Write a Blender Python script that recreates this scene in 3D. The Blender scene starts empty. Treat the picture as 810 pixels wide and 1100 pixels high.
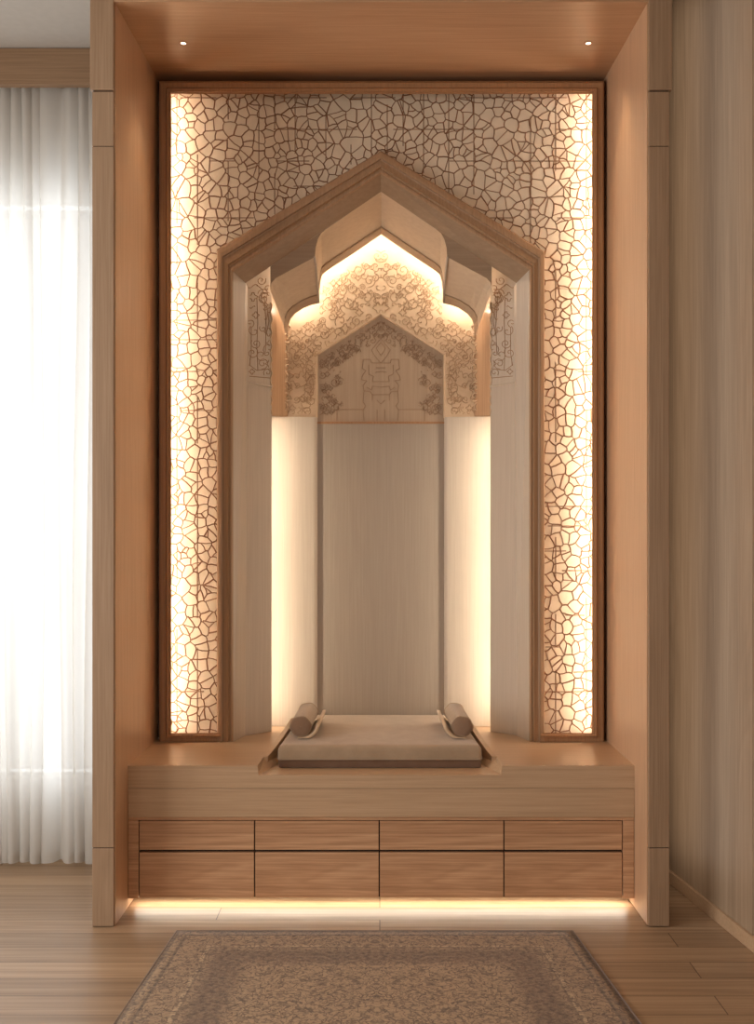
import bpy, math, random
from mathutils import Vector
random.seed(7)
SC = bpy.context.scene
COL = SC.collection
F = 1150.0; CX = 408.0; CY = 580.0; EYE = 1.331

# ------------------------------------------------------------------ camera
cd = bpy.data.cameras.new('camera'); cam = bpy.data.objects.new('camera', cd); COL.objects.link(cam)
cam.location = (0, 0, EYE); cam.rotation_euler = (math.pi/2, 0, 0)
cd.sensor_fit = 'VERTICAL'; cd.sensor_height = 36; cd.lens = F/1100*36
cd.shift_x = -3/1100; cd.shift_y = 30/1100
cd.clip_start = 0.05
SC.camera = cam
# ------------------------------------------------------------------ world, exposure, lights
SC.view_settings.view_transform = 'Standard'; SC.view_settings.look = 'None'
SC.view_settings.gamma = 1; SC.view_settings.use_curve_mapping = False
SC.view_settings.exposure = -0.06
w = bpy.data.worlds.new('world'); SC.world = w; w.use_nodes = True
bg = w.node_tree.nodes['Background']; bg.inputs[0].default_value = (1.0, .925, .84, 1); bg.inputs[1].default_value = .93

LED_LATTICE = 52; LED_NICHE = 38; LED_ARCH = 72; LED_BENCH = 34
def area(name, loc, rot, sx, sy, power, col):
    l = bpy.data.lights.new(name, 'AREA'); l.shape = 'RECTANGLE'; l.size = sx; l.size_y = sy
    l.energy = power; l.color = col
    o = bpy.data.objects.new(name, l); COL.objects.link(o); o.location = loc; o.rotation_euler = rot
    return o
# daylight outside the curtained window (shines into the room, -Y)
area('window_daylight', (-1.8, 4.82, 1.56), (-math.pi/2, 0, 0), 1.6, 2.5, 56, (.82, .92, 1.0))
# daylight outside the tall side window on the left, beside the viewer
area('side_window_daylight', (-3.0, 2.0, 1.5), (0, -math.pi/2, 0), 2.4, 2.6, 86, (.96, .96, .96))

# added fill light hidden by the right jamb, brightening the passage by the right wall
area('passage_fill', (1.010, 3.98, 1.75), (0, -math.pi/2, 0), 3.3, .34, 2.6, (1.0, .88, .74))

# ------------------------------------------------------------------ helpers
def P(x, y, d): return Vector(((x-CX)*d/F, d, EYE-(y-CY)*d/F))
def wx(x, d): return (x-CX)*d/F
def wz(y, d): return EYE-(y-CY)*d/F
def lin(c):
    return tuple((v/255/12.92 if v/255 <= .04045 else ((v/255+.055)/1.055)**2.4) for v in c)+(1,)

class MB:
    def __init__(s): s.v = []; s.f = []; s.uv = None
    def add(s, vs, fs):
        n = len(s.v); s.v += [tuple(v) for v in vs]; s.f += [tuple(i+n for i in f) for f in fs]; return s
    def hexa(s, b, t):
        return s.add(list(b)+list(t), [(3,2,1,0),(4,5,6,7),(0,1,5,4),(1,2,6,5),(2,3,7,6),(3,0,4,7)])
    def box(s, x0, x1, y0, y1, z0, z1):
        return s.hexa([(x0,y0,z0),(x1,y0,z0),(x1,y1,z0),(x0,y1,z0)], [(x0,y0,z1),(x1,y0,z1),(x1,y1,z1),(x0,y1,z1)])
    def prism(s, poly, off):
        n = len(poly); a = [Vector(p) for p in poly]; b = [p+Vector(off) for p in a]
        return s.add(a+b, [tuple(range(n)), tuple(range(2*n-1, n-1, -1))]+[(i, i+n, (i+1) % n+n, (i+1) % n) for i in range(n)])
    def loft(s, cs, closed=False):
        n = len(cs[0]); base = []
        for c in cs: base += list(c)
        m = n if closed else n-1; fs = []
        for r in range(len(cs)-1):
            for i in range(m):
                j = (i+1) % n; fs.append((r*n+i, r*n+j, (r+1)*n+j, (r+1)*n+i))
        return s.add(base, fs)
    def ridge(s, pts, wid, hgt):
        """raised line on an XZ plane facing -Y; pts are 3D"""
        for a, b in zip(pts[:-1], pts[1:]):
            a = Vector(a); b = Vector(b); d = b-a
            if d.length < 1e-5: continue
            n = Vector((-d.z, 0, d.x)).normalized()*wid/2; u = Vector((0, -hgt, 0)); e = d.normalized()*wid*.25
            a2 = a-e; b2 = b+e
            s.add([a2-n, a2-n*.5+u, a2+n*.5+u, a2+n, b2-n, b2-n*.5+u, b2+n*.5+u, b2+n], [(0,1,5,4),(1,2,6,5),(2,3,7,6),(0,3,2,1),(4,5,6,7)])
        return s
    def tube(s, pts, r, n=8, closed=False):
        rings = []; N = len(pts)
        for i in range(N):
            p = Vector(pts[i])
            t = (Vector(pts[(i+1) % N] if closed or i < N-1 else pts[i])-Vector(pts[i-1] if closed or i > 0 else pts[i])).normalized()
            up = Vector((0,0,1)) if abs(t.z) < .9 else Vector((0,1,0))
            a = t.cross(up).normalized(); b = t.cross(a)
            rings.append([p+a*math.cos(k*2*math.pi/n)*r+b*math.sin(k*2*math.pi/n)*r for k in range(n)])
        if closed: rings.append(rings[0])
        s.loft(rings, True)
        if not closed: s.add(rings[0], [tuple(range(n))]).add(rings[-1], [tuple(range(n))])
        return s
    def build(s, name, mat, parent=None, bevel=0, smooth=False, seg=2, org=None):
        me = bpy.data.meshes.new(name)
        vs = s.v; o = Vector((0,0,0))
        if parent: o = Vector(parent_loc(parent))
        elif org: o = Vector(org)
        vs = [tuple(Vector(v)-o) for v in vs]
        me.from_pydata(vs, [], s.f); me.validate(); me.update()
        import bmesh
        bm = bmesh.new(); bm.from_mesh(me); bmesh.ops.remove_doubles(bm, verts=bm.verts, dist=1e-6)
        bmesh.ops.recalc_face_normals(bm, faces=bm.faces); bm.to_mesh(me); bm.free()
        me.materials.append(mat)
        if smooth:
            for p in me.polygons: p.use_smooth = True
        ob = bpy.data.objects.new(name, me); COL.objects.link(ob)
        if parent: ob.parent = parent
        else: ob.location = o
        if bevel:
            m = ob.modifiers.new('bevel', 'BEVEL'); m.width = bevel; m.segments = seg; m.limit_method = 'ANGLE'; m.angle_limit = math.radians(35)
        return ob
def parent_loc(p):
    l = Vector(p.location)
    while p.parent: p = p.parent; l += Vector(p.location)
    return l
def thing(name, loc, label, cat, group=None):
    o = bpy.data.objects.new(name, None); COL.objects.link(o); o.location = loc; o.empty_display_size = .1
    return tag(o, label, cat, group)
def tag(o, label, cat, group=None):
    o['label'] = label; o['category'] = cat
    if group: o['group'] = group
    return o
def struct(o): o['kind'] = 'structure'; return o

# ------------------------------------------------------------------ materials
def mat(name):
    m = bpy.data.materials.new(name); m.use_nodes = True; nt = m.node_tree
    return m, nt, nt.nodes['Principled BSDF']
def N(nt, typ, **kw):
    n = nt.nodes.new(typ)
    for k, v in kw.items():
        if k.startswith('i_'):
            n.inputs[int(k[2:])].default_value = v
        else: setattr(n, k, v)
    return n
def ramp(nt, stops):
    r = nt.nodes.new('ShaderNodeValToRGB'); e = r.color_ramp.elements
    while len(e) < len(stops): e.new(.5)
    for k, (p, c) in enumerate(stops): e[k].position = p; e[k].color = c
    return r
def mixc(nt, blend, fac, a, b):
    m = nt.nodes.new('ShaderNodeMix'); m.data_type = 'RGBA'; m.blend_type = blend
    if isinstance(fac, (int, float)): m.inputs[0].default_value = fac
    else: nt.links.new(fac, m.inputs[0])
    for s, i in ((a, 6), (b, 7)):
        if isinstance(s, tuple): m.inputs[i].default_value = s
        else: nt.links.new(s, m.inputs[i])
    return m.outputs[2]
def wood(name, dark, mid, light, axis='Z', rough=.42, figure=.35, scale=1.0, bump=.12):
    m, nt, b = mat(name); L = nt.links.new
    tc = N(nt, 'ShaderNodeTexCoord'); 
    def stretched(across, along):
        mp = N(nt, 'ShaderNodeMapping'); s = [across*scale]*3; s['XYZ'.index(axis)] = along*scale
        mp.inputs['Scale'].default_value = s; L(tc.outputs['Object'], mp.inputs[0]); return mp.outputs[0]
    n1 = N(nt, 'ShaderNodeTexNoise'); n1.inputs['Scale'].default_value = 1; n1.inputs['Detail'].default_value = 6; n1.inputs['Roughness'].default_value = .65
    L(stretched(150, 3.0), n1.inputs['Vector'])
    n2 = N(nt, 'ShaderNodeTexNoise'); n2.inputs['Scale'].default_value = 1; n2.inputs['Detail'].default_value = 3; n2.inputs['Distortion'].default_value = 1.2
    L(stretched(9, .7), n2.inputs['Vector'])
    # cathedral figure
    wv = N(nt, 'ShaderNodeMath', operation='SINE'); mu = N(nt, 'ShaderNodeMath', operation='MULTIPLY'); mu.inputs[1].default_value = 46
    L(n2.outputs[0], mu.inputs[0]); L(mu.outputs[0], wv.inputs[0])
    ma = N(nt, 'ShaderNodeMath', operation='MULTIPLY_ADD'); ma.inputs[1].default_value = .05*figure; L(wv.outputs[0], ma.inputs[0]); L(n1.outputs[0], ma.inputs[2])
    mb = N(nt, 'ShaderNodeMath', operation='MULTIPLY_ADD'); mb.inputs[1].default_value = .5*figure; L(n2.outputs[0], mb.inputs[0]); L(ma.outputs[0], mb.inputs[2])
    r = ramp(nt, [(.22+.22*figure, lin(dark)), (.50+.25*figure, lin(mid)), (.80+.25*figure, lin(light))])
    L(mb.outputs[0], r.inputs[0]); L(r.outputs[0], b.inputs['Base Color'])
    b.inputs['Roughness'].default_value = rough; b.inputs['Specular IOR Level'].default_value = .4
    bp = N(nt, 'ShaderNodeBump'); bp.inputs['Strength'].default_value = bump; bp.inputs['Distance'].default_value = .002
    L(n1.outputs[0], bp.inputs['Height']); L(bp.outputs[0], b.inputs['Normal'])
    return m
def plain(name, c, rough=.8, noise=0, scale=30):
    m, nt, b = mat(name); b.inputs['Roughness'].default_value = rough
    n = N(nt, 'ShaderNodeTexNoise'); n.inputs['Scale'].default_value = scale; n.inputs['Detail'].default_value = 4
    tc = N(nt, 'ShaderNodeTexCoord'); nt.links.new(tc.outputs['Object'], n.inputs['Vector'])
    d = tuple(max(0, v-noise) for v in c); e = tuple(min(255, v+noise) for v in c)
    r = ramp(nt, [(.35, lin(d)), (.65, lin(e))]); nt.links.new(n.outputs[0], r.inputs[0]); nt.links.new(r.outputs[0], b.inputs['Base Color'])
    return m
def emit(name, c, s):
    m, nt, b = mat(name); nt.nodes.remove(b); e = N(nt, 'ShaderNodeEmission'); e.inputs[0].default_value = c; e.inputs[1].default_value = s
    nt.links.new(e.outputs[0], nt.nodes['Material Output'].inputs[0]); return m

OAK_V = wood('oak_vertical', (176,138,106), (196,158,124), (210,174,140), 'Z', rough=.36)
OAK_H = wood('oak_horizontal', (124,96,70), (144,114,86), (160,130,102), 'X')
OAK_FRONT = wood('oak_grey_vertical', (138,110,84), (158,128,100), (174,144,116), 'Z', figure=.5)
OAK_BENCH = wood('oak_bench', (172,138,106), (190,156,122), (202,168,136), 'X', figure=.3, rough=.32)
OAK_DRAWER = wood('oak_drawer', (158,114,80), (192,146,108), (214,170,132), 'X', figure=1.0)
OAK_TRIM = wood('oak_trim', (148,106,72), (170,126,88), (186,142,104), 'Z')
OAK_MOULD = wood('oak_moulding', (152,118,88), (172,138,106), (186,152,120), 'Z', figure=.3)
OAK_ARCH = wood('oak_arch', (176,146,116), (186,156,126), (196,166,136), 'X', figure=.2, scale=.5, bump=.03)
OAK_HEAD_SHADED = wood('oak_head_shaded', (150,124,98), (160,134,108), (172,146,120), 'X', figure=.2, scale=.5, bump=.03)  # arch head oak darkened: the shade of backlit faces is in its colour
PALE_V = wood('pale_veneer', (188,172,154), (196,180,162), (204,190,172), 'Z', figure=.4, bump=.03)
PALE_WALL = wood('pale_wall_veneer', (146,122,98), (164,138,112), (178,153,127), 'Z', figure=.9, scale=.8, bump=.05)
CARVED = plain('carved_plaster', (214,186,154), .75, 6, 14)
LINE = plain('carving_line', (160,126,96), .7, 6)
LINE2 = plain('carving_line_light', (186,150,116), .7, 6)
CREAM = plain('lattice_backing', (222,206,182), .7, 6, 9)
STRAND = plain('lattice_wood', (138,98,66), .6, 10, 20)
DARK = plain('dark_gap', (42,26,16), .8, 3)
CEIL = plain('ceiling_paint', (190,184,176), .9, 2)
PLASTER = plain('wall_paint', (200,190,176), .9, 2)
WHITE = plain('window_paint', (225,222,216), .5, 2)
METAL = plain('brushed_metal', (190,180,165), .3, 5)
WARM = (1.0, .88, .71, 1)
def fabric(name, c, sc=900, rough=.9):
    m, nt, b = mat(name); L = nt.links.new
    tc = N(nt, 'ShaderNodeTexCoord'); n = N(nt, 'ShaderNodeTexNoise'); n.inputs['Scale'].default_value = sc; n.inputs['Detail'].default_value = 2
    n2 = N(nt, 'ShaderNodeTexNoise'); n2.inputs['Scale'].default_value = 18; n2.inputs['Detail'].default_value = 4
    L(tc.outputs['Object'], n.inputs['Vector']); L(tc.outputs['Object'], n2.inputs['Vector'])
    a = N(nt, 'ShaderNodeMath', operation='MULTIPLY_ADD'); a.inputs[1].default_value = .8; L(n.outputs[0], a.inputs[0]); L(n2.outputs[0], a.inputs[2])
    r = ramp(nt, [(.45, lin(tuple(v-10 for v in c))), (1.0, lin(tuple(min(255, v+8) for v in c)))])
    a2 = N(nt, 'ShaderNodeMath', operation='MULTIPLY'); a2.inputs[1].default_value = .8; L(a.outputs[0], a2.inputs[0]); a = a2
    L(a.outputs[0], r.inputs[0]); L(r.outputs[0], b.inputs['Base Color']); b.inputs['Roughness'].default_value = rough
    b.inputs['Sheen Weight'].default_value = .3
    bp = N(nt, 'ShaderNodeBump'); bp.inputs['Strength'].default_value = .3; bp.inputs['Distance'].default_value = .001
    L(n.outputs[0], bp.inputs['Height']); L(bp.outputs[0], b.inputs['Normal'])
    return m
LINEN = fabric('seat_linen', (166,140,112)); LINEN_D = fabric('seat_base_fabric', (112,82,60)); CAPF = fabric('bolster_end_fabric', (142,112,88))

def floor_mat():
    m, nt, b = mat('oak_floor'); L = nt.links.new
    tc = N(nt, 'ShaderNodeTexCoord')
    br = N(nt, 'ShaderNodeTexBrick'); br.offset = .37; br.offset_frequency = 2; br.squash = 1
    br.inputs['Scale'].default_value = 1; br.inputs['Brick Width'].default_value = 1.55; br.inputs['Row Height'].default_value = .125
    br.inputs['Mortar Size'].default_value = .0018; br.inputs['Mortar Smooth'].default_value = .2; br.inputs['Bias'].default_value = 0
    br.inputs['Color1'].default_value = (0,0,0,1); br.inputs['Color2'].default_value = (1,1,1,1); br.inputs['Mortar'].default_value = (.5,.5,.5,1)
    L(tc.outputs['Object'], br.inputs['Vector'])
    mp = N(nt, 'ShaderNodeMapping'); mp.inputs['Scale'].default_value = (1.6, 60, 1); L(tc.outputs['Object'], mp.inputs[0])
    off = N(nt, 'ShaderNodeVectorMath', operation='ADD'); L(mp.outputs[0], off.inputs[0])
    sc = N(nt, 'ShaderNodeVectorMath', operation='SCALE'); sc.inputs[3].default_value = 40; L(br.outputs['Color'], sc.inputs[0]); L(sc.outputs[0], off.inputs[1])
    n = N(nt, 'ShaderNodeTexNoise'); n.inputs['Scale'].default_value = 1; n.inputs['Detail'].default_value = 6; n.inputs['Distortion'].default_value = .6; L(off.outputs[0], n.inputs['Vector'])
    r = ramp(nt, [(.25, lin((142,114,88))), (.5, lin((168,138,108))), (.78, lin((186,158,128)))]); L(n.outputs[0], r.inputs[0])
    tr = ramp(nt, [(0, (.78,.76,.74,1)), (1, (1.08,1.06,1.04,1))]); L(br.outputs['Color'], tr.inputs[0])
    c = mixc(nt, 'MULTIPLY', 1.0, r.outputs[0], tr.outputs[0])
    c2 = mixc(nt, 'MIX', br.outputs['Fac'], c, lin((92,66,46)))
    L(c2, b.inputs['Base Color']); b.inputs['Roughness'].default_value = .38; b.inputs['Specular IOR Level'].default_value = .4
    bp = N(nt, 'ShaderNodeBump'); bp.inputs['Strength'].default_value = .15; bp.inputs['Distance'].default_value = .002; L(n.outputs[0], bp.inputs['Height']); L(bp.outputs[0], b.inputs['Normal'])
    return m

# ------------------------------------------------------------------ room shell
CZ = 3.30
XL = -2.75
fl = struct(MB().box(XL-.1, 2.2, -1.2, 4.8, -.1, 0).build('floor', floor_mat()))
struct(MB().box(XL-.1, 1.003, -1.2, 4.8, CZ, CZ+.32).build('ceiling', CEIL))
struct(MB().box(1.003, 2.2, -1.2, 4.8, CZ+.24, CZ+.32).build('ceiling', CEIL))
# back wall at depth 4.55 with window hole and niche hole
wb = MB(); WX0, WX1, WZ0, WZ1 = -2.45, -1.14, wz(838, 4.6), wz(213, 4.6)
wb.box(XL-.1, WX0, 4.55, 4.75, 0, CZ); wb.box(WX0, WX1, 4.55, 4.75, 0, WZ0); wb.box(WX0, WX1, 4.55, 4.75, WZ1, CZ)
wb.box(WX1, -.60, 4.55, 4.75, 0, CZ); wb.box(.60, 1.35, 4.55, 4.75, 0, CZ); wb.box(1.003, 1.35, 4.55, 4.75, CZ, CZ+.24)
wb.box(-.60, .60, 4.55, 4.75, 0, .40); wb.box(-.60, .60, 4.55, 4.75, 2.85, CZ); wb.box(-.65, .65, 4.80, 4.88, .3, 2.95)
struct(wb.build('wall_back', PLASTER))
# right wall: slightly splayed
xa = lambda d: 1.131+(4.17-d)*.117
def wallr(off, z0, z1, d0, d1, th):
    return MB().hexa([(xa(d0)-off, d0, z0), (xa(d0)-off+th, d0, z0), (xa(d1)-off+th, d1, z0), (xa(d1)-off, d1, z0)],
                     [(xa(d0)-off, d0, z1), (xa(d0)-off+th, d0, z1), (xa(d1)-off+th, d1, z1), (xa(d1)-off, d1, z1)])
struct(wallr(0, 0, CZ+.24, 3.482, 4.55, .1).build('wall_right', PALE_WALL, bevel=.002))
struct(wallr(0, 0, CZ+.24, -1.2, 3.476, .1).build('wall_right', PALE_WALL, bevel=.002))
struct(wallr(.012, 0, .048, -1.2, 4.55, .012).build('baseboard_right', OAK_BENCH, bevel=.002))
# left wall with a tall side window opening
wl = MB(); wl.box(XL-.1, XL, 3.3, 4.55, 0, CZ); wl.box(XL-.1, XL, -1.2, .7, 0, CZ); wl.box(XL-.1, XL, .7, 3.3, 0, .2); wl.box(XL-.1, XL, .7, 3.3, 2.8, CZ)
struct(wl.build('wall_left', PLASTER))
# window with bars and panes
wn = struct(bpy.data.objects.new('window_1', None)); COL.objects.link(wn); wn.location = (0, 4.6, WZ0)
fr = MB(); t = .04
fr.box(WX0, WX1, 4.58, 4.64, WZ0, WZ0+t); fr.box(WX0, WX1, 4.58, 4.64, WZ1-t, WZ1)
fr.box(WX0, WX0+t, 4.58, 4.64, WZ0, WZ1); fr.box(WX1-t, WX1, 4.58, 4.64, WZ0, WZ1)
fr.build('window_frame', WHITE, wn, bevel=.004)
mu = MB()
for yy in (430, 625): z = wz(yy, 4.6); mu.box(WX0+t, WX1-t, 4.595, 4.625, z-.011, z+.011)
mu.box(-1.80, -1.775, 4.595, 4.625, WZ0+t, WZ1-t)
mu.build('glazing_bar', WHITE, wn, bevel=.003)
gm, gnt, gb = mat('window_glass'); gnt.nodes.remove(gb)
tr = N(gnt, 'ShaderNodeBsdfTransparent'); gl = N(gnt, 'ShaderNodeBsdfGlossy'); gl.inputs['Roughness'].default_value = .02; mx = N(gnt, 'ShaderNodeMixShader'); mx.inputs[0].default_value = .06
gnt.links.new(tr.outputs[0], mx.inputs[1]); gnt.links.new(gl.outputs[0], mx.inputs[2]); gnt.links.new(mx.outputs[0], gnt.nodes['Material Output'].inputs[0])
MB().box(WX0+t, WX1-t, 4.607, 4.612, WZ0+t, WZ1-t).build('window_glass', gm, wn)
w2 = struct(bpy.data.objects.new('window_2', None)); COL.objects.link(w2); w2.location = (XL-.05, 2, .2)
f2 = MB()
for a, b_ in ((.7, .76), (1.97, 2.03), (3.24, 3.3)): f2.box(XL-.08, XL-.02, a, b_, .2, 2.8)
f2.box(XL-.08, XL-.02, .7, 3.3, .2, .26); f2.box(XL-.08, XL-.02, .7, 3.3, 2.74, 2.8)
f2.build('window_frame', WHITE, w2)

# ------------------------------------------------------------------ pelmet and curtain
pd = 4.28
tag(MB().box(XL+.01, -1.0, pd, pd+.03, wz(91, pd), CZ-.002).box(XL+.01, -1.0, pd+.03, 4.545, CZ-.03, CZ-.002).build('curtain_pelmet', OAK_H, bevel=.002),
    'horizontal oak pelmet board under the ceiling above the sheer curtain', 'pelmet')
cm, cnt, cb = mat('sheer_curtain'); cnt.nodes.remove(cb)
df = N(cnt, 'ShaderNodeBsdfDiffuse'); df.inputs[0].default_value = lin((222,214,204)); tl = N(cnt, 'ShaderNodeBsdfTranslucent'); tl.inputs[0].default_value = lin((238,236,232))
tp = N(cnt, 'ShaderNodeBsdfTransparent'); tp.inputs[0].default_value = (.95,.96,.97,1)
m1 = N(cnt, 'ShaderNodeMixShader'); m1.inputs[0].default_value = .5; m2 = N(cnt, 'ShaderNodeMixShader'); m2.inputs[0].default_value = .12
cnt.links.new(df.outputs[0], m1.inputs[1]); cnt.links.new(tl.outputs[0], m1.inputs[2]); cnt.links.new(m1.outputs[0], m2.inputs[1]); cnt.links.new(tp.outputs[0], m2.inputs[2])
cnt.links.new(m2.outputs[0], cnt.nodes['Material Output'].inputs[0])
cur = thing('curtain', (-1.8, 4.40, 0), 'floor-length sheer off-white curtain in soft folds over the bright window', 'curtain')
def curtain_pt(s, z):
    ph = s*118 + 1.6*math.sin(s*17) + 1.1*math.sin(s*41+1) + .35*math.sin(z*1.1+s*9)
    am = .020+.010*math.sin(s*29+.5)
    t = z/3.15
    x = s + .010*math.sin(z*1.7+s*23) + .012*math.cos(ph)*(1-.3*t)
    y = 4.40 + am*(1.15-.35*t)*math.sin(ph) + .008*math.sin(ph*.47+z)
    return (x, y, z)
cs = []; zs = [.012+(3.19-.012)*k/34 for k in range(35)]
ss = [-2.62+1.54*k/420 for k in range(421)]
MB().loft([[curtain_pt(s, z + (.010*math.sin(s*33) if k == 0 else 0)) for s in ss] for k, z in enumerate(zs)]).build('curtain_cloth', cm, cur, smooth=True)
MB().loft([[(lambda p: (p[0], p[1]-.003, p[2]))(curtain_pt(s, z)) for s in ss] for z in (.012, .03, .05)]).build('hem', cm, cur, smooth=True)

# ------------------------------------------------------------------ portal frame around the alcove
JL0, JL1, JR0, JR1, FD, BDp = wx(99, 3.68), -.915, .925, wx(719, 3.68), 3.68, 4.42
pf = thing('alcove_surround', (0, 4.0, 0), 'deep oak portal frame surrounding the whole lit alcove', 'alcove frame')
GR = [.003, .272, wz(157, 3.68), wz(98, 3.68), CZ-.004]
for (x0, x1, side) in ((JL0, JL1, -1), (JR0, JR1, 1)):
    j = MB()
    for k in range(3):
        j.box(x0, x1, FD, BDp, GR[k]+(.0012 if k else 0), GR[k+1]-.0012)
    jo = j.build('jamb', OAK_FRONT, pf, bevel=.0015)
    MB().box(x0+.003, x1-.003, FD+.003, BDp, .003, CZ-.01).build('jamb_core', DARK, jo)
    if side < 0: MB().box(x1, x1+.004, FD+.012, BDp-.02, .003, CZ-.006).build('jamb_lining', OAK_V, jo)
    else: MB().box(x0-.004, x0, FD+.012, BDp-.02, .003, CZ-.006).build('jamb_lining', OAK_V, jo)
    MB().box(x0-(.006 if side < 0 else .002), x1+(.002 if side < 0 else .009), FD-.008, BDp-.3, GR[3]+.003, CZ-.004).build('jamb_cap', OAK_FRONT, pf, bevel=.003)
z0f, z0b = wz(1.5, 3.672), wz(84, 4.385)
hd = MB().hexa([(JL1-.0, FD-.006, z0f), (JR0+.0, FD-.006, z0f), (JR0, BDp, z0b), (JL1, BDp, z0b)], [(JL1, FD-.006, CZ-.004), (JR0, FD-.006, CZ-.004), (JR0, BDp, CZ-.004), (JL1, BDp, CZ-.004)])
hd.build('header_soffit', wood('oak_soffit', (164,124,90), (182,142,108), (198,158,124), 'X', rough=.33), pf, bevel=.002)
# recessed downlights in the soffit
for i, (px, py, lab) in enumerate(((197, 43, 'small recessed downlight glowing at the left of the oak soffit'), (632, 42, 'small recessed downlight at the right end of the oak soffit'))):
    d = 4.02
    zc = z0f+(z0b-z0f)*(d-FD)/(BDp-FD)
    dl = thing('downlight', (wx(px, d), d, zc-.002), lab, 'downlight', 'recessed soffit downlights')
    rg = MB(); n = 24
    c = lambda r, z: [Vector((wx(px, d)+r*math.cos(k*2*math.pi/n), d+r*math.sin(k*2*math.pi/n), zc+z)) for k in range(n)]
    rg.loft([c(.016, -.0025), c(.016, -.004), c(.011, -.004), c(.009, -.001)], True).build('trim_ring', OAK_DRAWER, dl, smooth=True)
    le = MB(); le.add(c(.010, -.0028), [tuple(range(n))]).build('lens', emit('downlight_lens', (1, .82, .6, 1), 4), dl)
    sp = bpy.data.lights.new('downlight_beam', 'SPOT'); sp.energy = 7; sp.color = (1, .72, .45); sp.spot_size = math.radians(75); sp.spot_blend = .8; sp.shadow_soft_size = .012
    so = bpy.data.objects.new('downlight_beam', sp); COL.objects.link(so); so.parent = dl; so.location = (0, 0, -.012)

# ------------------------------------------------------------------ bench top with seat recess
BD = 3.87; BT = wz(822.5, BD); BL, BR = -.911, .921; BB = wz(878, BD); GV = wz(847, BD)
bt = thing('bench', (0, 4.1, BB), 'wide pale oak bench with a recessed seat in front of the niche', 'bench')
DK = wz(832.5, BD); BK = 4.80
for s in (-1, 1):
    secs = []
    for d, it, ib in ((BD, .442, .438), (4.05, .437, .392), (4.25, .431, .385), (BK, .392, .377)):
        o = BL if s < 0 else BR
        secs.append([Vector((o, d, GV+.001)), Vector((s*ib, d, GV+.001)), Vector((s*ib, d, DK)), Vector((s*it, d, BT)), Vector((o, d, BT))])
    m = MB().loft(secs, True); m.add(secs[0], [(0,1,2,3,4)]); m.add(secs[-1], [(4,3,2,1,0)])
    m.build('bench_top', OAK_BENCH, bt)
sd = [(-.438, BD), (.438, BD), (.390, 4.05), (.376, BK), (-.376, BK), (-.390, 4.05)]
MB().prism([Vector((x, y, GV+.001)) for x, y in sd], (0, 0, DK-GV-.001)).build('seat_deck', OAK_BENCH, bt)
MB().box(BL, BR, BD, BK-.3, BB, GV-.0005).build('bench_apron', OAK_BENCH, bt, bevel=.002)
MB().box(BL+.001, BR-.001, BD+.003, 4.2, wz(881.2, BD), BB-.0008).build('under_rail', OAK_DRAWER, bt)
# sloping rails beside the seat
for s, xf, xb in ((-1, -.430, -.358), (1, .430, .362)):
    r = MB(); A = []; B_ = []
    prof = []
    for k in range(13):
        u = k/12; d = 4.02+.44*u; x = xf+(xb-xf)*u; z = BT+.072*(u**1.3)*(1 if u < .9 else 1)
        prof.append((x, d, z))
    top_o = [(x+s*.012, d, z+.002) for x, d, z in prof]; top_i = [(x-s*.010, d, z+.004) for x, d, z in prof]
    bo = [(x+s*.012, d, BT-.025) for x, d, z in prof]; bi = [(x-s*.010, d, BT-.025) for x, d, z in prof]
    r.loft([bo, top_o, top_i, bi, bo]); r.add([bo[0], top_o[0], top_i[0], bi[0]], [(0,1,2,3)]); r.add([bo[-1], top_o[-1], top_i[-1], bi[-1]], [(0,1,2,3)])
    r.build('arm_rail', OAK_BENCH, bt, bevel=.0015)

# ------------------------------------------------------------------ drawer cabinets
CB = .034
rz = (wz(882, BD), wz(913, BD), wz(916, BD), CB+.004)
edges = [149, 273.5, 407.5, 541.5, 669]
pos = ['at the left end', 'left of the middle joint', 'right of the middle joint', 'at the right end']
for k in range(4):
    x0, x1 = wx(edges[k], BD), wx(edges[k+1], BD)
    cab = thing('drawer_cabinet', ((x0+x1)/2, 4.05, CB), 'oak cabinet of two handleless drawers under the bench, %s' % pos[k], 'cabinet', 'drawer cabinets under the bench')
    MB().box(x0, x1, BD+.022, 4.35, CB+.014, wz(881.4, BD)).box(x0, x1, BD+.022, BD+.026, CB, CB+.014).build('cabinet_body', DARK, cab)
    for (a, b_) in ((rz[0], rz[1]), (rz[2], rz[3])):
        MB().box(x0+.0022, x1-.0022, BD+.001, BD+.021, b_, a).build('drawer', OAK_DRAWER, cab, bevel=.0012)
for x0, x1, lab in ((BL, wx(149, BD), 'left'), (wx(669, BD), BR, 'right')):
    tag(MB().box(x0+.001, x1-.001, BD+.002, 3.95, CB, wz(881.6, BD)).build('filler_strip', OAK_DRAWER, bevel=.0015), 'narrow vertical oak filler strip at the %s end of the drawer row' % lab, 'filler strip')
tag(MB().box(BL+.01, BR-.01, 4.10, 4.13, .001, CB+.013).build('toe_kick', OAK_BENCH), 'recessed oak toe kick in the glowing gap under the drawers', 'toe kick')
def led(name, mb, strength, label):
    return tag(mb.build(name, emit(name+'_glow', WARM, strength)), label, 'led strip')
led('led_strip', MB().box(BL+.02, BR-.02, BD+.030, BD+.042, CB-.0025, CB+.006), LED_BENCH, 'warm light strip under the front edge of the drawer cabinets')

# ------------------------------------------------------------------ lattice screen
LF = 4.34; LX0, LX1 = wx(171, LF), wx(649, LF); BTz = BT+.001
ls = thing('lattice_screen', (0, 4.4, BT), 'tall rectangular backlit screen with irregular brown mosaic tracery on cream', 'lattice screen')
def rectc(x0, x1, y0, y1, d, drop=0):
    return [P(x0, y0, d), P(x1, y0, d), P(x1, y1, d), P(x0, y1, d)]
f_ = MB()
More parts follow.
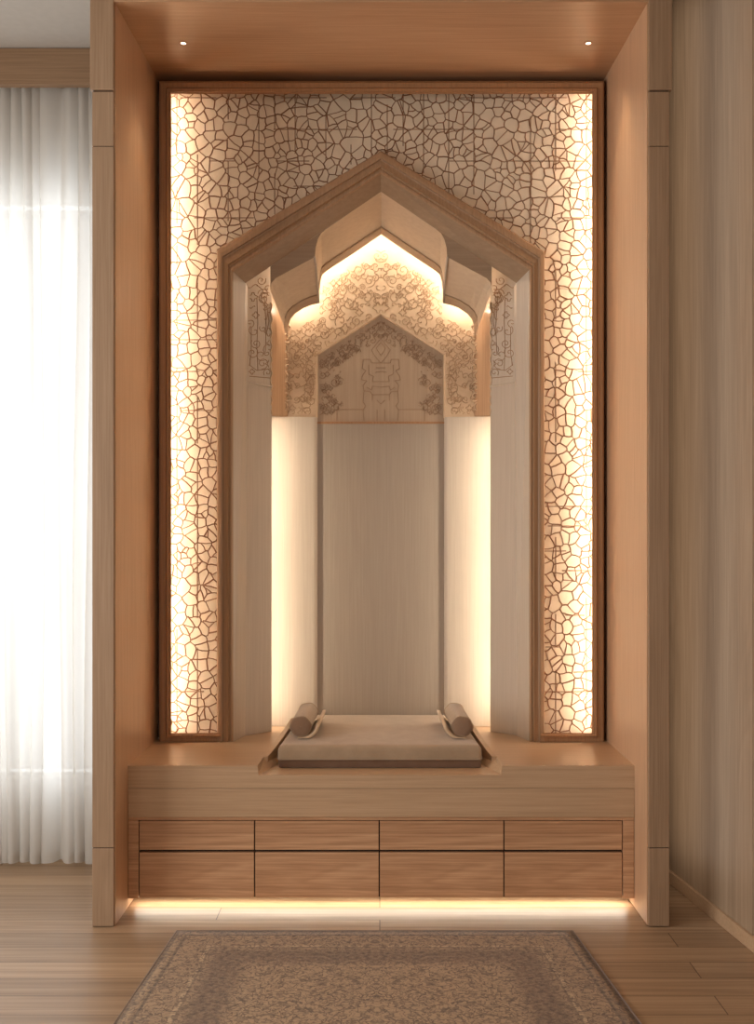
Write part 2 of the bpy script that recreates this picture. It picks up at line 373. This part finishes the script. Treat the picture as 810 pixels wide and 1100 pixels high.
# outer to inner: side, board, step, lip
prof = [(171, 649, 87, 4.41), (171, 649, 87, 4.335), (172.5, 647.5, 89, 4.325), (178, 642, 94, 4.325), (179, 641, 95, 4.313), (181.5, 638.5, 98.5, 4.313), (182.5, 637.5, 99.3, 4.320), (184, 636, 101, 4.320), (184, 636, 101, 4.326), (175, 645, 92, 4.330)]
rings = []
for k, (a, b_, c_, d_) in enumerate(prof):
    inset = max(0, (a-171))
    yb = 798-inset*.82 if d_ < 4.42 else 798
    r_ = [P(237, yb, d_), P(a, yb, d_), P(a, c_, d_), P(b_, c_, d_), P(b_, yb, d_), P(581, yb, d_)]
    for v in r_:
        if v.z < BTz: v.z = BTz
    rings.append(r_)
f_.loft(rings).build('screen_frame', OAK_TRIM, ls)
sg = [wx(168.5, 4.39), wx(178, 4.39), wx(642, 4.385), wx(651, 4.385), BTz, wz(95, 4.385), wz(84.5, 4.385)]
sgm = MB(); oo = [Vector((x, 4.412, z)) for x, z in ((sg[0], sg[4]), (sg[0], sg[6]), (sg[3], sg[6]), (sg[3], sg[4]))]; ii = [Vector((x, 4.412, z)) for x, z in ((sg[1], sg[4]), (sg[1], sg[5]), (sg[2], sg[5]), (sg[2], sg[4]))]
sgm.loft([oo, ii, [v+Vector((0, .006, 0)) for v in ii], [v+Vector((0, .006, 0)) for v in oo], oo]).build('shadow_gap', DARK, ls)
# backing plate with gable opening for the niche
BKD = 4.402
def gable(xl, yl, ya, xr, yr, d, zb=BTz, xa=409.3):
    a, b_, c_, e_ = P(xl, yl, d), P(xa, ya, d), P(xr, yr, d), None
    return [Vector((a.x, d, zb)), a, b_, c_, Vector((c_.x, d, zb))]
g = gable(238, 274, 170, 580, 275, BKD)
xo0, xo1, zt = wx(175, BKD), wx(645, BKD), wz(92, BKD)
bk = MB()
for s in (0, .006):
    pass
A = Vector((xo0, BKD, BTz)); B_ = Vector((xo0, BKD, zt)); C = Vector((xo1, BKD, zt)); D = Vector((xo1, BKD, BTz))
T = Vector((g[2].x, BKD, zt))
for poly in ([A, g[0], g[1], B_], [B_, g[1], g[2], T], [T, g[2], g[3], C], [C, g[3], g[4], D]):
    bk.prism(poly, (0, .006, 0))
bk.build('screen_backing', CREAM, ls)
# irregular tracery from a cell diagram
def clip(poly, nx, ny, c):
    out = []
    for i in range(len(poly)):
        a = poly[i]; b = poly[(i+1) % len(poly)]
        da = nx*a[0]+ny*a[1]-c; db = nx*b[0]+ny*b[1]-c
        if da <= 0: out.append(a)
        if (da < 0 < db) or (db < 0 < da):
            t = da/(da-db); out.append((a[0]+(b[0]-a[0])*t, a[1]+(b[1]-a[1])*t))
    return out
rx0, rx1, ry0, ry1 = 180, 640, 97, 792
seeds = []
def in_arch(x, y, m=0):
    if x < 237+m or x > 581-m: return False
    return y > 272+m-(min(x, 818-x)-233)*.602
G = 10.6
for i in range(-1, int((rx1-rx0)/G)+2):
    for j in range(-1, int((ry1-ry0)/G)+2):
        x = rx0+(i+.5+random.uniform(-.5, .5))*G; y = ry0+(j+.5+random.uniform(-.5, .5))*G
        if random.random() < .10: continue
        if in_arch(x, y, 25): continue
        seeds.append((x, y))
        if random.random() < .22: seeds.append((x+random.uniform(-6, 6), y+random.uniform(-6, 6)))
cells = {}
for s in seeds: cells.setdefault((int(s[0]//20), int(s[1]//20)), []).append(s)
eset = {}
for s in seeds:
    poly = [(s[0]-24, s[1]-24), (s[0]+24, s[1]-24), (s[0]+24, s[1]+24), (s[0]-24, s[1]+24)]
    poly = [(min(max(a, rx0), rx1), min(max(b, ry0), ry1)) for a, b in poly]
    cx_, cy_ = int(s[0]//20), int(s[1]//20)
    for i in range(-3, 4):
        for j in range(-3, 4):
            for q in cells.get((cx_+i, cy_+j), ()):
                if q is s or len(poly) < 3: continue
                nx, ny = q[0]-s[0], q[1]-s[1]
                poly = clip(poly, nx, ny, (nx*(q[0]+s[0])+ny*(q[1]+s[1]))/2)
    for a, b in zip(poly, poly[1:]+poly[:1]):
        if in_arch((a[0]+b[0])/2, (a[1]+b[1])/2, 6): continue
        if math.hypot(a[0]-b[0], a[1]-b[1]) < .6: continue
        key = tuple(sorted(((round(a[0], 1), round(a[1], 1)), (round(b[0], 1), round(b[1], 1)))))
        eset[key] = (a, b)
la = MB(); LD = BKD-.0005
for a, b in eset.values():
    m = ((a[0]+b[0])/2+random.uniform(-.8, .8), (a[1]+b[1])/2+random.uniform(-.8, .8))
    wv = random.choice((.0034, .004, .0046, .0054))
    la.ridge([P(a[0], a[1], LD), P(m[0], m[1], LD), P(b[0], b[1], LD)], wv, .0016)
# straight guide bars running through the tracery
x = rx0+10
while x < rx1:
    y = ry0
    while y < ry1:
        ln = random.uniform(14, 60)
        if random.random() < .62 and not in_arch(x, y+ln/2, 0): la.ridge([P(x, y, LD), P(x, min(y+ln, ry1), LD)], .0035, .0014)
        y += ln
    x += random.choice((17, 22, 27, 33))
y = ry0+8
while y < ry1:
    x = rx0
    while x < rx1:
        ln = random.uniform(12, 48)
        if random.random() < .36 and not in_arch(x+ln/2, y, -8): la.ridge([P(x, y, LD), P(min(x+ln, rx1), y, LD)], .0035, .0014)
        x += ln
    y += random.choice((21, 27, 34))
la.build('tracery', STRAND, ls)
for x0, lab in ((wx(178.5, 4.34), 'left'), (wx(638.5, 4.34), 'right')):
    led('led_strip', MB().box(x0, x0+.008, 4.334, 4.340, BTz+.03, wz(100, 4.36)), LED_LATTICE, 'hidden warm light strip behind the %s edge of the screen frame' % lab)

# ------------------------------------------------------------------ arch surround (moulding, splay, cusped hood)
ar = thing('arch_surround', (0, 4.4, BT), 'pointed oak arch surround with stepped moulding and cusped hood', 'arch')
def lerpg(t, d, zb=BTz):
    O = (233, 268, 162, 585, 270); M = (250.5, 291.5, 187, 568.5, 290)
    v = [O[i]+(M[i]-O[i])*t for i in range(5)]
    return gable(v[0], v[1], v[2], v[3], v[4], d, zb)
mo = MB()
pr = [(0, 4.40), (0, 4.33), (.06, 4.322), (.22, 4.318), (.33, 4.318), (.36, 4.328), (.42, 4.330), (.68, 4.322), (.72, 4.330), (.78, 4.334), (.84, 4.330), (.92, 4.330), (1, 4.336)]
mo.loft([lerpg(t, d) for t, d in pr]).build('arch_moulding', OAK_MOULD, ar)
Mc = gable(250.5, 291.5, 187, 568.5, 290, 4.336); Nc = gable(263.8, 304, 206, 554.6, 304, 4.46)
# splay: legs pale, head oak (mitred)
Nc[1:4] = [P(263.8, 304, 4.40), P(409.3, 206, 4.40), P(554.6, 304, 4.40)]
bk_ = lambda v: Vector((v.x, 4.478, v.z))
MB().loft([[Mc[0], Mc[1]], [Nc[0], Nc[1]], [bk_(Nc[0]), bk_(Nc[1])]]).build('splay_leg', PALE_V, ar)
MB().loft([[Mc[3], Mc[4]], [Nc[3], Nc[4]], [bk_(Nc[3]), bk_(Nc[4])]]).build('splay_leg', PALE_V, ar)
MB().loft([Mc[1:4], Nc[1:4]]).build('splay_head', OAK_HEAD_SHADED, ar)
PD = 4.402
# cusped hood: front contour (half) and back contour (half)
FL = [(409.5,206),(380,226),(350,246.5),(345,250.5),(341.5,257),(339,266),(338.4,276),(330,280.5),(318,287),(304,294.5),(296,299),(291.5,304),(290.5,312)]
KL = [(409.5,252),(380,272),(351,291),(346,295.5),(344.4,302),(343,314),(342.3,326),(334,327.8),(326,331),(317,337),(312,343),(309.5,350),(309,362)]
mir = lambda pts: [(819-x, y) for x, y in reversed(pts[1:])] if False else [(818.6-x, y) for x, y in reversed(pts[:-0 or None])][:-1]
def full(pts): return list(pts[::-1])[0:0]+[(x, y) for x, y in reversed(pts)]+[(818.8-x, y) for x, y in pts[1:]]
FF, KK = full(FL), full(KL)
# face plate between straight gable line and front contour, left and right
def face(sgn):
    X = (lambda x: x) if sgn < 0 else (lambda x: 818.8-x)
    pts = [(290.5,312),(291.5,304),(296,299),(304,294.5),(318,287),(330,280.5),(338.4,276),(339,266),(341.5,257),(345,250.5),(350,246.5)]
    up = [(286,289.1)]
    m = MB()
    outer = [(290.5, 286.2-1), (291.5, 285.5), (296, 282.5), (304, 277), (318, 267.5), (330, 259.5), (338.4, 254), (339, 253.6), (341.5, 252), (345, 249.6), (350, 246.2)]
    m.loft([[P(X(a), b, PD) for a, b in outer], [P(X(a), b, PD) for a, b in pts]])
    return m
for s in (-1, 1):
    face(s).build('hood_face', OAK_HEAD_SHADED, ar)
def rowt(t, d, up=0):
    out = []
    for i, ((x0, y0), (x1, y1)) in enumerate(zip(FF, KK)):
        out.append(P(x0+(x1-x0)*t, y0+(y1-y0)*t-up, d))
    return out
MB().loft([rowt(0, PD), rowt(.35, 4.475), rowt(.80, 4.575)]).build('hood_soffit', wood('oak_hood', (204,180,152), (212,188,160), (220,198,170), 'X', figure=.2, scale=.5, bump=.03), ar)
MB().loft([rowt(.80, 4.575), rowt(.80, 4.572, -1.6), rowt(.86, 4.580, -1.2), rowt(.88, 4.584), rowt(.97, 4.60, 0), rowt(1.0, 4.604), rowt(1.0, 4.612), rowt(.88, 4.612, 3)]).build('hood_lip', OAK_TRIM if False else OAK_ARCH, ar)
# light beads running down the cusps
for s in (-1, 1):
    X = (lambda x: x) if s < 0 else (lambda x: 818.8-x)
    MB().tube([P(X(338), 276, PD-.002), P(X(339.4), 286, 4.435), P(X(340.6), 300, 4.495), P(X(341.8), 312, 4.555), P(X(342), 325, 4.603)], .005).build('cusp_bead', PALE_V, ar, smooth=True)
# side panels of the recess (264..292)
zs_ = wz(412, 4.5)
for s in (-1, 1):
    X = (lambda x: x) if s < 0 else (lambda x: 818.6-x)
    a0, a1 = P(X(263.8), 0, 4.46), P(X(292), 0, 4.56)
    zt0 = wz(300, 4.46); 
    t0 = P(X(263.8), 303, 4.461); t1 = P(X(293), 281, 4.50)
    def quad(z0, z1a, z1b, off):
        A = Vector((a0.x, a0.y-off, z0)); B_ = Vector((a1.x, a1.y-off, z0)); C = Vector((a1.x, a1.y-off, z1b)); D = Vector((a0.x, a0.y-off, z1a))
        return [A, B_, C, D]
    th = Vector((s*.004, .012, 0))
    za, zb_ = wz(411, 4.46), wz(415.5, 4.56)
    MB().prism(quad(BTz, za-.001, zb_-.001, 0.003), th).build('recess_panel', PALE_V, ar, bevel=.0015)
    cq = quad(0, t0.z, wz(281, 4.5)+.03, 0.0); cq[0].z = za; cq[1].z = zb_
    MB().tube([Vector((cq[0].x, cq[0].y-.002, za)), Vector((cq[1].x, cq[1].y-.002, zb_))], .0055, 6).build('ledge', PALE_V, ar)
    MB().prism(cq, th).build('carved_side_panel', PALE_V, ar)
    # reveal side wall above the bright panels, x 292..309
    MB().loft([[P(X(292), 447, 4.562), P(X(292), 300, 4.562)], [P(X(309), 447, 4.70), P(X(309), 300, 4.70)]]).build('reveal_side', OAK_V, ar)

# ------------------------------------------------------------------ carving line generator
def scroll(cx, cy, r, a0, turns, sgn):
    pts = []; n = max(8, int(turns*12))
    for k in range(n+1):
        t = k/n; rr = r*(1-t)**.8+r*.08; a = a0+sgn*turns*2*math.pi*t
        pts.append((cx+rr*math.cos(a), cy+rr*math.sin(a)))
    return pts
def filigree(rnd, x0, x1, y0, y1, inside, count, rmin, rmax):
    out = []; cen = []
    tries = 0
    while len(out) < count and tries < count*20:
        tries += 1
        best = None
        for _ in range(6):
            c_ = (rnd.uniform(x0, x1), rnd.uniform(y0, y1))
            if not inside(*c_): continue
            dm = min([math.hypot(c_[0]-q[0], c_[1]-q[1]) for q in cen] or [99])
            if best is None or dm > best[0]: best = (dm, c_)
        if best is None: continue
        (cx, cy) = best[1]; cen.append((cx, cy)); r = rnd.uniform(rmin, rmax)
        k = rnd.random()
        if k < .55: pts = scroll(cx, cy, r, rnd.uniform(0, 6.28), rnd.uniform(.8, 1.6), rnd.choice((-1, 1)))
        elif k < .8:
            a = rnd.uniform(0, 6.28); pts = [(cx+r*1.6*math.cos(a)*u+r*.6*math.sin(u*5)*math.sin(a), cy+r*1.6*math.sin(a)*u-r*.6*math.sin(u*5)*math.cos(a)) for u in [i/9-.5 for i in range(10)]]
        else:
            pts = [(cx+r*.7*math.cos(a)*(1+.35*math.cos(4*a)), cy+r*.7*math.sin(a)*(1+.35*math.cos(4*a))) for a in [i*2*math.pi/14 for i in range(15)]]
        seg = []
        for p in pts:
            if inside(p[0], p[1]): seg.append(p)
            else:
                if len(seg) > 2: out.append(seg)
                seg = []
        if len(seg) > 2: out.append(seg)
    return out
def ridges(mb, lines, d, wid, h, mirror=None, mapf=None):
    for l in lines:
        mb.ridge([mapf(x, y) if mapf else P(x, y, d) for x, y in l], wid, h)
        if mirror: mb.ridge([mapf(mirror-x, y) if mapf else P(mirror-x, y, d) for x, y in reversed(l)], wid, h)
rnd = random.Random(3)
# side panels
sl = filigree(rnd, 268, 290, 300, 402, lambda x, y: 267 < x < 290.5 and 302-(x-264)*.66+4 < y < 404, 30, 3, 6.5)
sl += [[(270, 352), (270, 380), (268, 392), (276, 398), (290, 396)], [(276, 320), (277, 345), (276, 372), (277, 398)], [(284, 318), (286, 350), (285, 380)], [(276, 306), (283, 312), (280, 322), (287, 330), (289, 345), (286, 360)], [(268, 404), (290, 406)]]
for s in (-1, 1):
    def mf(x, y, s=s):
        d = 4.46+(x-263.8)/28.2*.10-.0005
        return P(x if s < 0 else 818.6-x, y, d)
    mb = MB(); ridges(mb, sl, 0, .0028, .002, mapf=mf); mb.build('carving', LINE, ar)
    # thick gilded scroll edge at the inner arris
    e = []
    for k in range(41):
        y = 325+k*3.0; e.append(P((lambda v: v if s < 0 else 818.6-v)(291.2+1.1*math.sin(k*1.3)), y, 4.556))
    MB().tube(e, .004, 6).build('scroll_edge', CARVED, ar, smooth=True)

# ------------------------------------------------------------------ niche lining
ni = thing('niche_lining', (0, 4.7, BT), 'niche lining with filigree carved arch and smooth pale back panel', 'niche panelling')
CD = 4.70
inn = lambda d, e=0: [P(341-e, 449, d), P(341-e, 381-e*.5, d), P(409, 338.5-e*1.1, d), P(477+e, 381-e*.5, d), P(477+e, 449, d)]
o0 = [P(296, 449, CD), P(296, 300, CD), P(409, 225, CD), P(523, 300, CD), P(523, 449, CD)]
MB().loft([o0, inn(CD, 1.2), inn(CD+.006, 0), inn(CD+.017, -.6)]).build('carved_arch', CARVED, ni)
MB().box(wx(335, 4.735), wx(483, 4.735), 4.716, 4.745, wz(453.5, 4.716), wz(332, 4.716)).build('tympanum', wood('tympanum_veneer', (170,146,122), (180,156,131), (190,167,142), 'Z', figure=.3), ni)
MB().box(wx(338, 4.735), wx(480, 4.735), 4.714, 4.745, BT-.04, wz(455, 4.714)).build('back_panel', wood('back_panel_veneer', (164,149,133), (171,156,140), (179,165,149), 'Z', figure=.4, bump=.02), ni, bevel=.001)
MB().box(wx(340, 4.73), wx(478, 4.73), 4.708, 4.735, wz(455.2, 4.71), wz(453, 4.71)).build('rail', OAK_TRIM, ni)
for s in (-1, 1):
    X = (lambda x: x) if s < 0 else (lambda x: 818.2-x)
    zb = BT+.001
    a = P(X(278), 0, 4.67); b_ = P(X(340.6), 0, 4.70); c_ = P(X(341.2), 0, 4.72)
    zt_ = wz(448, 4.66)
    col = [(a.x, 4.575), (a.x, 4.67), (b_.x+s*.012, 4.694), (b_.x, 4.699), (c_.x, 4.72)]
    MB().loft([[Vector((x, y, zb)) for x, y in col], [Vector((x, y, zt_)) for x, y in col]]).prism([Vector((x, y, zt_)) for x, y in col[1:]]+[Vector((a.x, 4.74, zt_))], (0, 0, .004)).build('bright_side_panel', PALE_V, ni)
    x0 = P(X(288.2), 0, 4.58).x
    led('led_strip', MB().box(min(x0, x0+s*.008), max(x0, x0+s*.008), 4.574, 4.586, BT+.03, wz(450, 4.6)), LED_NICHE, 'hidden vertical warm light strip behind the %s recess panel of the niche' % ('left' if s < 0 else 'right'))
# carving on the arch plate: mirrored filigree
def inC(x, y):
    if x > 409.5: return False
    yk = 252+ (409-x)*.66 if x > 343 else 326+(343-x)*.55
    if x < 299: return False
    outer = y > yk+14
    hole = x > 339.5 and y > 379-(x-341)*.63
    return outer and not hole and y < 445
cl = filigree(rnd, 298, 410, 265, 446, inC, 170, 2.5, 7)
cl += filigree(rnd, 298, 338, 350, 446, lambda x, y: 299 < x < 338 and y < 445, 40, 2.5, 6)
cb_ = MB(); ridges(cb_, cl, CD-.0002, .0022, .0018, 818.4); cb_.build('filigree', LINE2, ni)
def inT(x, y):
    if x < 343 or x > 409 or y > 447: return False
    top = 386-(x-343)*.64
    if y < top: return False
    return (y < top+20) or (x < 343+20+6*math.sin(y*.25) and y < 447) or (x < 372 and y > top+10 and (x*7.3+y*3.1) % 11 < 4)
tl_ = filigree(rnd, 342, 409, 338, 448, inT, 120, 2, 5)
mot = [[(409, 350), (404, 357), (409, 364), (409, 364)], [(409, 364), (399, 376), (403, 383), (409, 390)], [(404, 374), (409, 368)], [(404, 374), (409, 382)],
       [(409, 390), (399, 390), (398, 386), (390, 386), (389, 396), (393, 398), (389, 404), (388, 408), (394, 409)], [(396, 392), (396, 402), (401, 404), (400, 410), (409, 410)],
       [(394, 409), (390, 414), (391, 420), (398, 421), (400, 424), (409, 424)], [(409, 416), (400, 415), (399, 419), (394, 416)], [(391, 420), (390, 432), (393, 436), (390, 440), (391, 452)],
       [(404, 395), (409, 395)], [(403, 400), (409, 399)], [(405, 430), (409, 434)], [(350, 440), (391, 440)], [(362, 440), (362, 452)], [(405, 440), (405, 452)], [(400, 424), (400, 430)]]
tb = MB(); ridges(tb, tl_+mot, 4.7155, .0022, .0015, 818.2); tb.build('filigree', LINE, ni)
# scroll relief on the brown reveals
for s in (-1, 1):
    mb = MB()
    for k in range(9):
        y = 352+k*10.5
        pts = scroll(306+2.5*math.sin(k*2.1), y, 5.4, k, 1.2, 1 if k % 2 else -1)
        mb.tube([P((x if s < 0 else 818.4-x), yy, 4.69-max(0, 309-x)*.0035) for x, yy in pts], .0036, 6)
    mb.build('scroll_relief', CARVED, ni, smooth=True)
# arch light strip behind the lip
ko = [(409.4, 242), (380, 262), (352, 281), (342, 288), (336.5, 296), (335.5, 308), (335.5, 317), (326, 323), (316, 329), (310, 334)]
KO = [P(x, y, 4.628) for x, y in reversed(ko)]+[P(818.8-x, y, 4.628) for x, y in ko[1:]]
led('led_strip', MB().tube(KO, .0045, 6), LED_ARCH, 'warm light strip following the cusped arch behind the hood lip')

# ------------------------------------------------------------------ seat cushion and bolsters
def outline(quad, inset, r, n=6):
    c = Vector((sum(q[0] for q in quad)/4, sum(q[1] for q in quad)/4)); out = []
    Q = [Vector(q) for q in quad]
    for i in range(4):
        p = Q[i]; a = (Q[i-1]-p).normalized(); b = (Q[(i+1) % 4]-p).normalized()
        p = p+(a+b)*inset
        rr = max(r-inset*.5, .004)
        for k in range(n+1):
            t = k/n; out.append(p+a*rr*(1-t)**2+b*rr*t**2)
    return out
def slab(quad, z0, z1, r, crown, rc):
    rings = []
    h = z1-z0; ins = [(r, z0)]
    for k in range(1, 7): a = k/6*math.pi/2; ins.append((r*(1-math.sin(a)), z0+r*.6*(1-math.cos(a))))
    for k in range(0, 7): a = k/6*math.pi/2; ins.append((r*(1-math.cos(a)), z1-r+r*math.sin(a)))
    for i_, z in ins: rings.append([(p.x, p.y, z) for p in outline(quad, i_, rc)])
    base = [Vector((p.x, p.y, 0)) for p in outline(quad, r, rc)]; c = sum(base, Vector())/len(base)
    for t in (.06, .15, .3, .5, .75, .97): rings.append([tuple(p.lerp(c, t)[:2])+(z1+crown*math.sin(t*math.pi/2)**.8,) for p in base])
    return MB().loft(rings, True).add(rings[-1], [tuple(range(len(rings[-1])))])
sc_ = thing('seat_cushion', (0, 4.3, DK), 'flat taupe upholstered seat cushion with a dark base in the bench recess', 'cushion')
CF = 3.985; CZ0 = DK+.001; CZ1 = DK+.026; CT = .572
q1 = [(wx(298, CF), CF), (wx(518, CF), CF), (.350, 4.70), (-.350, 4.70)]
q0 = [(wx(299, CF), CF+.004), (wx(517, CF), CF+.004), (.345, 4.69), (-.345, 4.69)]
slab(q0, CZ0, CZ1+.004, .004, 0, .008).build('cushion_base', LINEN_D, sc_, smooth=True)
slab(q1, CZ1, CT-.006, .022, .006, .016).build('cushion_pad', LINEN, sc_, smooth=True)
for z in (CZ1+.007,):
    MB().tube([(p.x, p.y, z) for p in outline([(q1[0][0]-.001, q1[0][1]-.001), (q1[1][0]+.001, q1[1][1]-.001), q1[2], q1[3]], 0.001, .016)], .0028, 6, True).build('piping', LINEN, sc_, smooth=True)
for s, cxp, lab in ((-1, 323, 'left'), (1, 496.5, 'right')):
    d0, d1 = 4.10, 4.44; X0 = wx(cxp, d0); X1 = X0-s*.006; R = .041; Z0 = CT+R+.004
    bo = thing('bolster', (X0, d0, CT), 'small taupe bolster lying on the %s end of the seat cushion' % lab, 'bolster', 'bolsters on the seat cushion')
    def ring(rr, d, t):
        out = []
        for k in range(32):
            a = k*2*math.pi/32; f = 1+.035*math.cos(a*6+.9*s)
            out.append((X0+(X1-X0)*t+rr*f*math.cos(a)*1.0, d, Z0+rr*f*.92*math.sin(a)))
        return out
    MB().loft([ring(R*.97, d0+.001, 0), ring(R, d0+.006, 0), ring(R, d0+.17, .5), ring(R, d1-.006, 1), ring(R*.96, d1, 1)], True).build('bolster_body', LINEN, bo, smooth=True)
    for dd, t, sg in ((d0, 0, -1), (d1, 1, 1)):
        m = MB().loft([ring(R*.97, dd-sg*.001, t), ring(R*.93, dd+sg*.003, t), ring(R*.5, dd+sg*.006, t), ring(R*.02, dd+sg*.007, t)], True)
        m.build('end_cap', CAPF, bo, smooth=True)
        MB().tube(ring(R*.99, dd-sg*.002, t), .0022, 6, True).build('piping', LINEN, bo, smooth=True)
    # curled flap under the inner side
    fl_ = []
    for rr in (R+.006, R+.012):
        pass
    def flap(rr, d, t):
        out = []
        for k in range(13):
            u = k/12; a = math.radians(-105+112*u); g_ = 1+.32*u
            x = X0+(X1-X0)*t - s*(rr*g_*math.cos(a)); z = Z0+rr*.95*math.sin(a)
            out.append((x, d, max(z, CT+.001)))
        return out
    o1, o2, i1, i2 = flap(R+.014, d0-.012, 0), flap(R+.014, d1+.02, 1), flap(R+.004, d0-.012, 0), flap(R+.004, d1+.02, 1)
    MB().loft([i1, o1, o2, i2, i1]).add([i1[0], o1[0], o2[0], i2[0]], [(0,1,2,3)]).add([i1[-1], o1[-1], o2[-1], i2[-1]], [(0,1,2,3)]).build('curled_flap', fabric('flap_fabric_'+lab, (210,180,146)), bo, smooth=True)

# ------------------------------------------------------------------ rug
def rug_mat():
    m, nt, b = mat('rug_weave'); L = nt.links.new
    uv = N(nt, 'ShaderNodeUVMap'); uv.uv_map = 'UVMap'
    sx = N(nt, 'ShaderNodeSeparateXYZ'); L(uv.outputs[0], sx.inputs[0])
    M_ = lambda op, a, b_=None: _m(op, a, b_)
    def _m(op, a, b_):
        n = N(nt, 'ShaderNodeMath', operation=op)
        for i, v in enumerate((a, b_)):
            if v is None: continue
            if isinstance(v, (int, float)): n.inputs[i].default_value = v
            else: L(v, n.inputs[i])
        return n.outputs[0]
    ax = M_('SUBTRACT', .69, M_('ABSOLUTE', sx.outputs[0]))   # distance to side edges
    ay = M_('SUBTRACT', .95, M_('ABSOLUTE', sx.outputs[1]))
    e = M_('MINIMUM', ax, ay)
    wob = N(nt, 'ShaderNodeTexNoise'); wob.inputs['Scale'].default_value = 14; L(uv.outputs[0], wob.inputs['Vector'])
    # motif: mirrored voronoi veins
    av = N(nt, 'ShaderNodeVectorMath', operation='ABSOLUTE'); L(uv.outputs[0], av.inputs[0])
    def vor(scale, wdt, dist):
        v = N(nt, 'ShaderNodeTexNoise'); v.inputs['Scale'].default_value = scale; v.inputs['Detail'].default_value = 1; v.inputs['Distortion'].default_value = dist
        L(av.outputs[0], v.inputs['Vector'])
        a = M_('ABSOLUTE', M_('SUBTRACT', v.outputs[0], .5))
        r = ramp(nt, [(wdt*.8, (1,1,1,1)), (wdt*1.3, (0,0,0,1))]); L(a, r.inputs[0]); return r.outputs[0]
    veins = vor(24, .035, 1.6); veins2 = vor(42, .05, 1.0)
    nz = N(nt, 'ShaderNodeTexNoise'); nz.inputs['Scale'].default_value = 60; nz.inputs['Detail'].default_value = 5; nz.inputs['Roughness'].default_value = .7; L(av.outputs[0], nz.inputs['Vector'])
    nzr = ramp(nt, [(.38, (0,0,0,1)), (.60, (1,1,1,1))]); L(nz.outputs[0], nzr.inputs[0])
    # zone colours by distance from the edge
    zone = ramp(nt, [(0, lin((176,146,112))), (.006, lin((70,46,30))), (.013, lin((76,50,32))), (.016, lin((196,162,124))), (.034, lin((184,150,112))), (.037, lin((66,42,26))), (.043, lin((70,46,30))), (.046, lin((196,162,124))), (.125, lin((184,152,116))), (.128, lin((230,200,160))), (.138, lin((226,196,156))), (.141, lin((84,56,36))), (.148, lin((190,158,122))), (.185, lin((112,78,52))), (.24, lin((132,98,68))), (.29, lin((206,174,136)))])
    zone.color_ramp.interpolation = 'LINEAR'
    ew = M_('ADD', e, M_('MULTIPLY', M_('SUBTRACT', wob.outputs[0], .5), M_('MULTIPLY', e, .10)))
    L(M_('MULTIPLY', ew, .95), zone.inputs[0])
    c = mixc(nt, 'MIX', M_('MULTIPLY', veins, .95), zone.outputs[0], lin((92,64,42)))
    c = mixc(nt, 'MIX', M_('MULTIPLY', veins2, .75), c, lin((100,72,48)))
    c = mixc(nt, 'MIX', M_('MULTIPLY', nzr.outputs[0], .5), c, lin((206,178,142)))
    wn_ = N(nt, 'ShaderNodeTexNoise'); wn_.inputs['Scale'].default_value = 420; L(uv.outputs[0], wn_.inputs['Vector'])
    c = mixc(nt, 'OVERLAY', .6, c, wn_.outputs[0])
    c = mixc(nt, 'MULTIPLY', 1.0, c, (.70, .64, .57, 1))
    L(c, b.inputs['Base Color']); b.inputs['Roughness'].default_value = .95; b.inputs['Sheen Weight'].default_value = .2
    bp = N(nt, 'ShaderNodeBump'); bp.inputs['Strength'].default_value = .5; bp.inputs['Distance'].default_value = .003; L(wn_.outputs[0], bp.inputs['Height']); L(bp.outputs[0], b.inputs['Normal'])
    return m
rg = thing('rug', (0, 2.7, 0), 'faded taupe oriental-pattern rug with a dark border on the oak floor', 'rug')
D1, D0 = 3.62, 1.75
def rx(d, s):  # slightly wider towards the room
    t = (D1-d)/(3.62-2.943)
    return (-.686-.038*t) if s < 0 else (.652+.062*t*.95)
nu, nv = 40, 40; rm = MB(); uvs = []
for j in range(nv+1):
    d = D1+(D0-D1)*j/nv
    for i in range(nu+1):
        u = i/nu; rm.v.append((rx(d, -1)*(1-u)+rx(d, 1)*u, d, .010+.0004*math.sin(i*1.3+j*.7)))
top = [(j*(nu+1)+i, j*(nu+1)+i+1, (j+1)*(nu+1)+i+1, (j+1)*(nu+1)+i) for j in range(nv) for i in range(nu)]
rm.f = top
ro = rm.build('rug_pile', rug_mat(), rg, smooth=True)
uvl = ro.data.uv_layers.new(name='UVMap')
for lp in ro.data.loops:
    co = ro.data.vertices[lp.vertex_index].co+Vector(rg.location)
    d = co.y; u = (co.x-rx(d, -1))/(rx(d, 1)-rx(d, -1))
    uvl.data[lp.index].uv = ((u-.5)*1.38, (d-D1)+.95 if d > (D0+D1)/2 else (d-D0)-.95)
so_ = ro.modifiers.new('solid', 'SOLIDIFY'); so_.thickness = .009; so_.offset = -1
bind = MB(); bind.tube([(rx(D1, -1), D1, .006), (rx(D1, 1), D1, .006), (rx(D0, 1), D0, .006), (rx(D0, -1), D0, .006)], .0055, 6, True)
bind.build('edge_binding', fabric('rug_binding', (104,78,58)), rg, smooth=True)
fg = MB()
for k in range(150):
    x = rx(D1, -1)+.006+(rx(D1, 1)-rx(D1, -1)-.012)*k/149
    fg.tube([(x, D1+.002, .006), (x+random.uniform(-.002, .002), D1+.012, .003)], .0018, 4)
fo = fg.build('fringe', fabric('rug_fringe', (150,122,94)), rg); fo['kind'] = 'stuff'
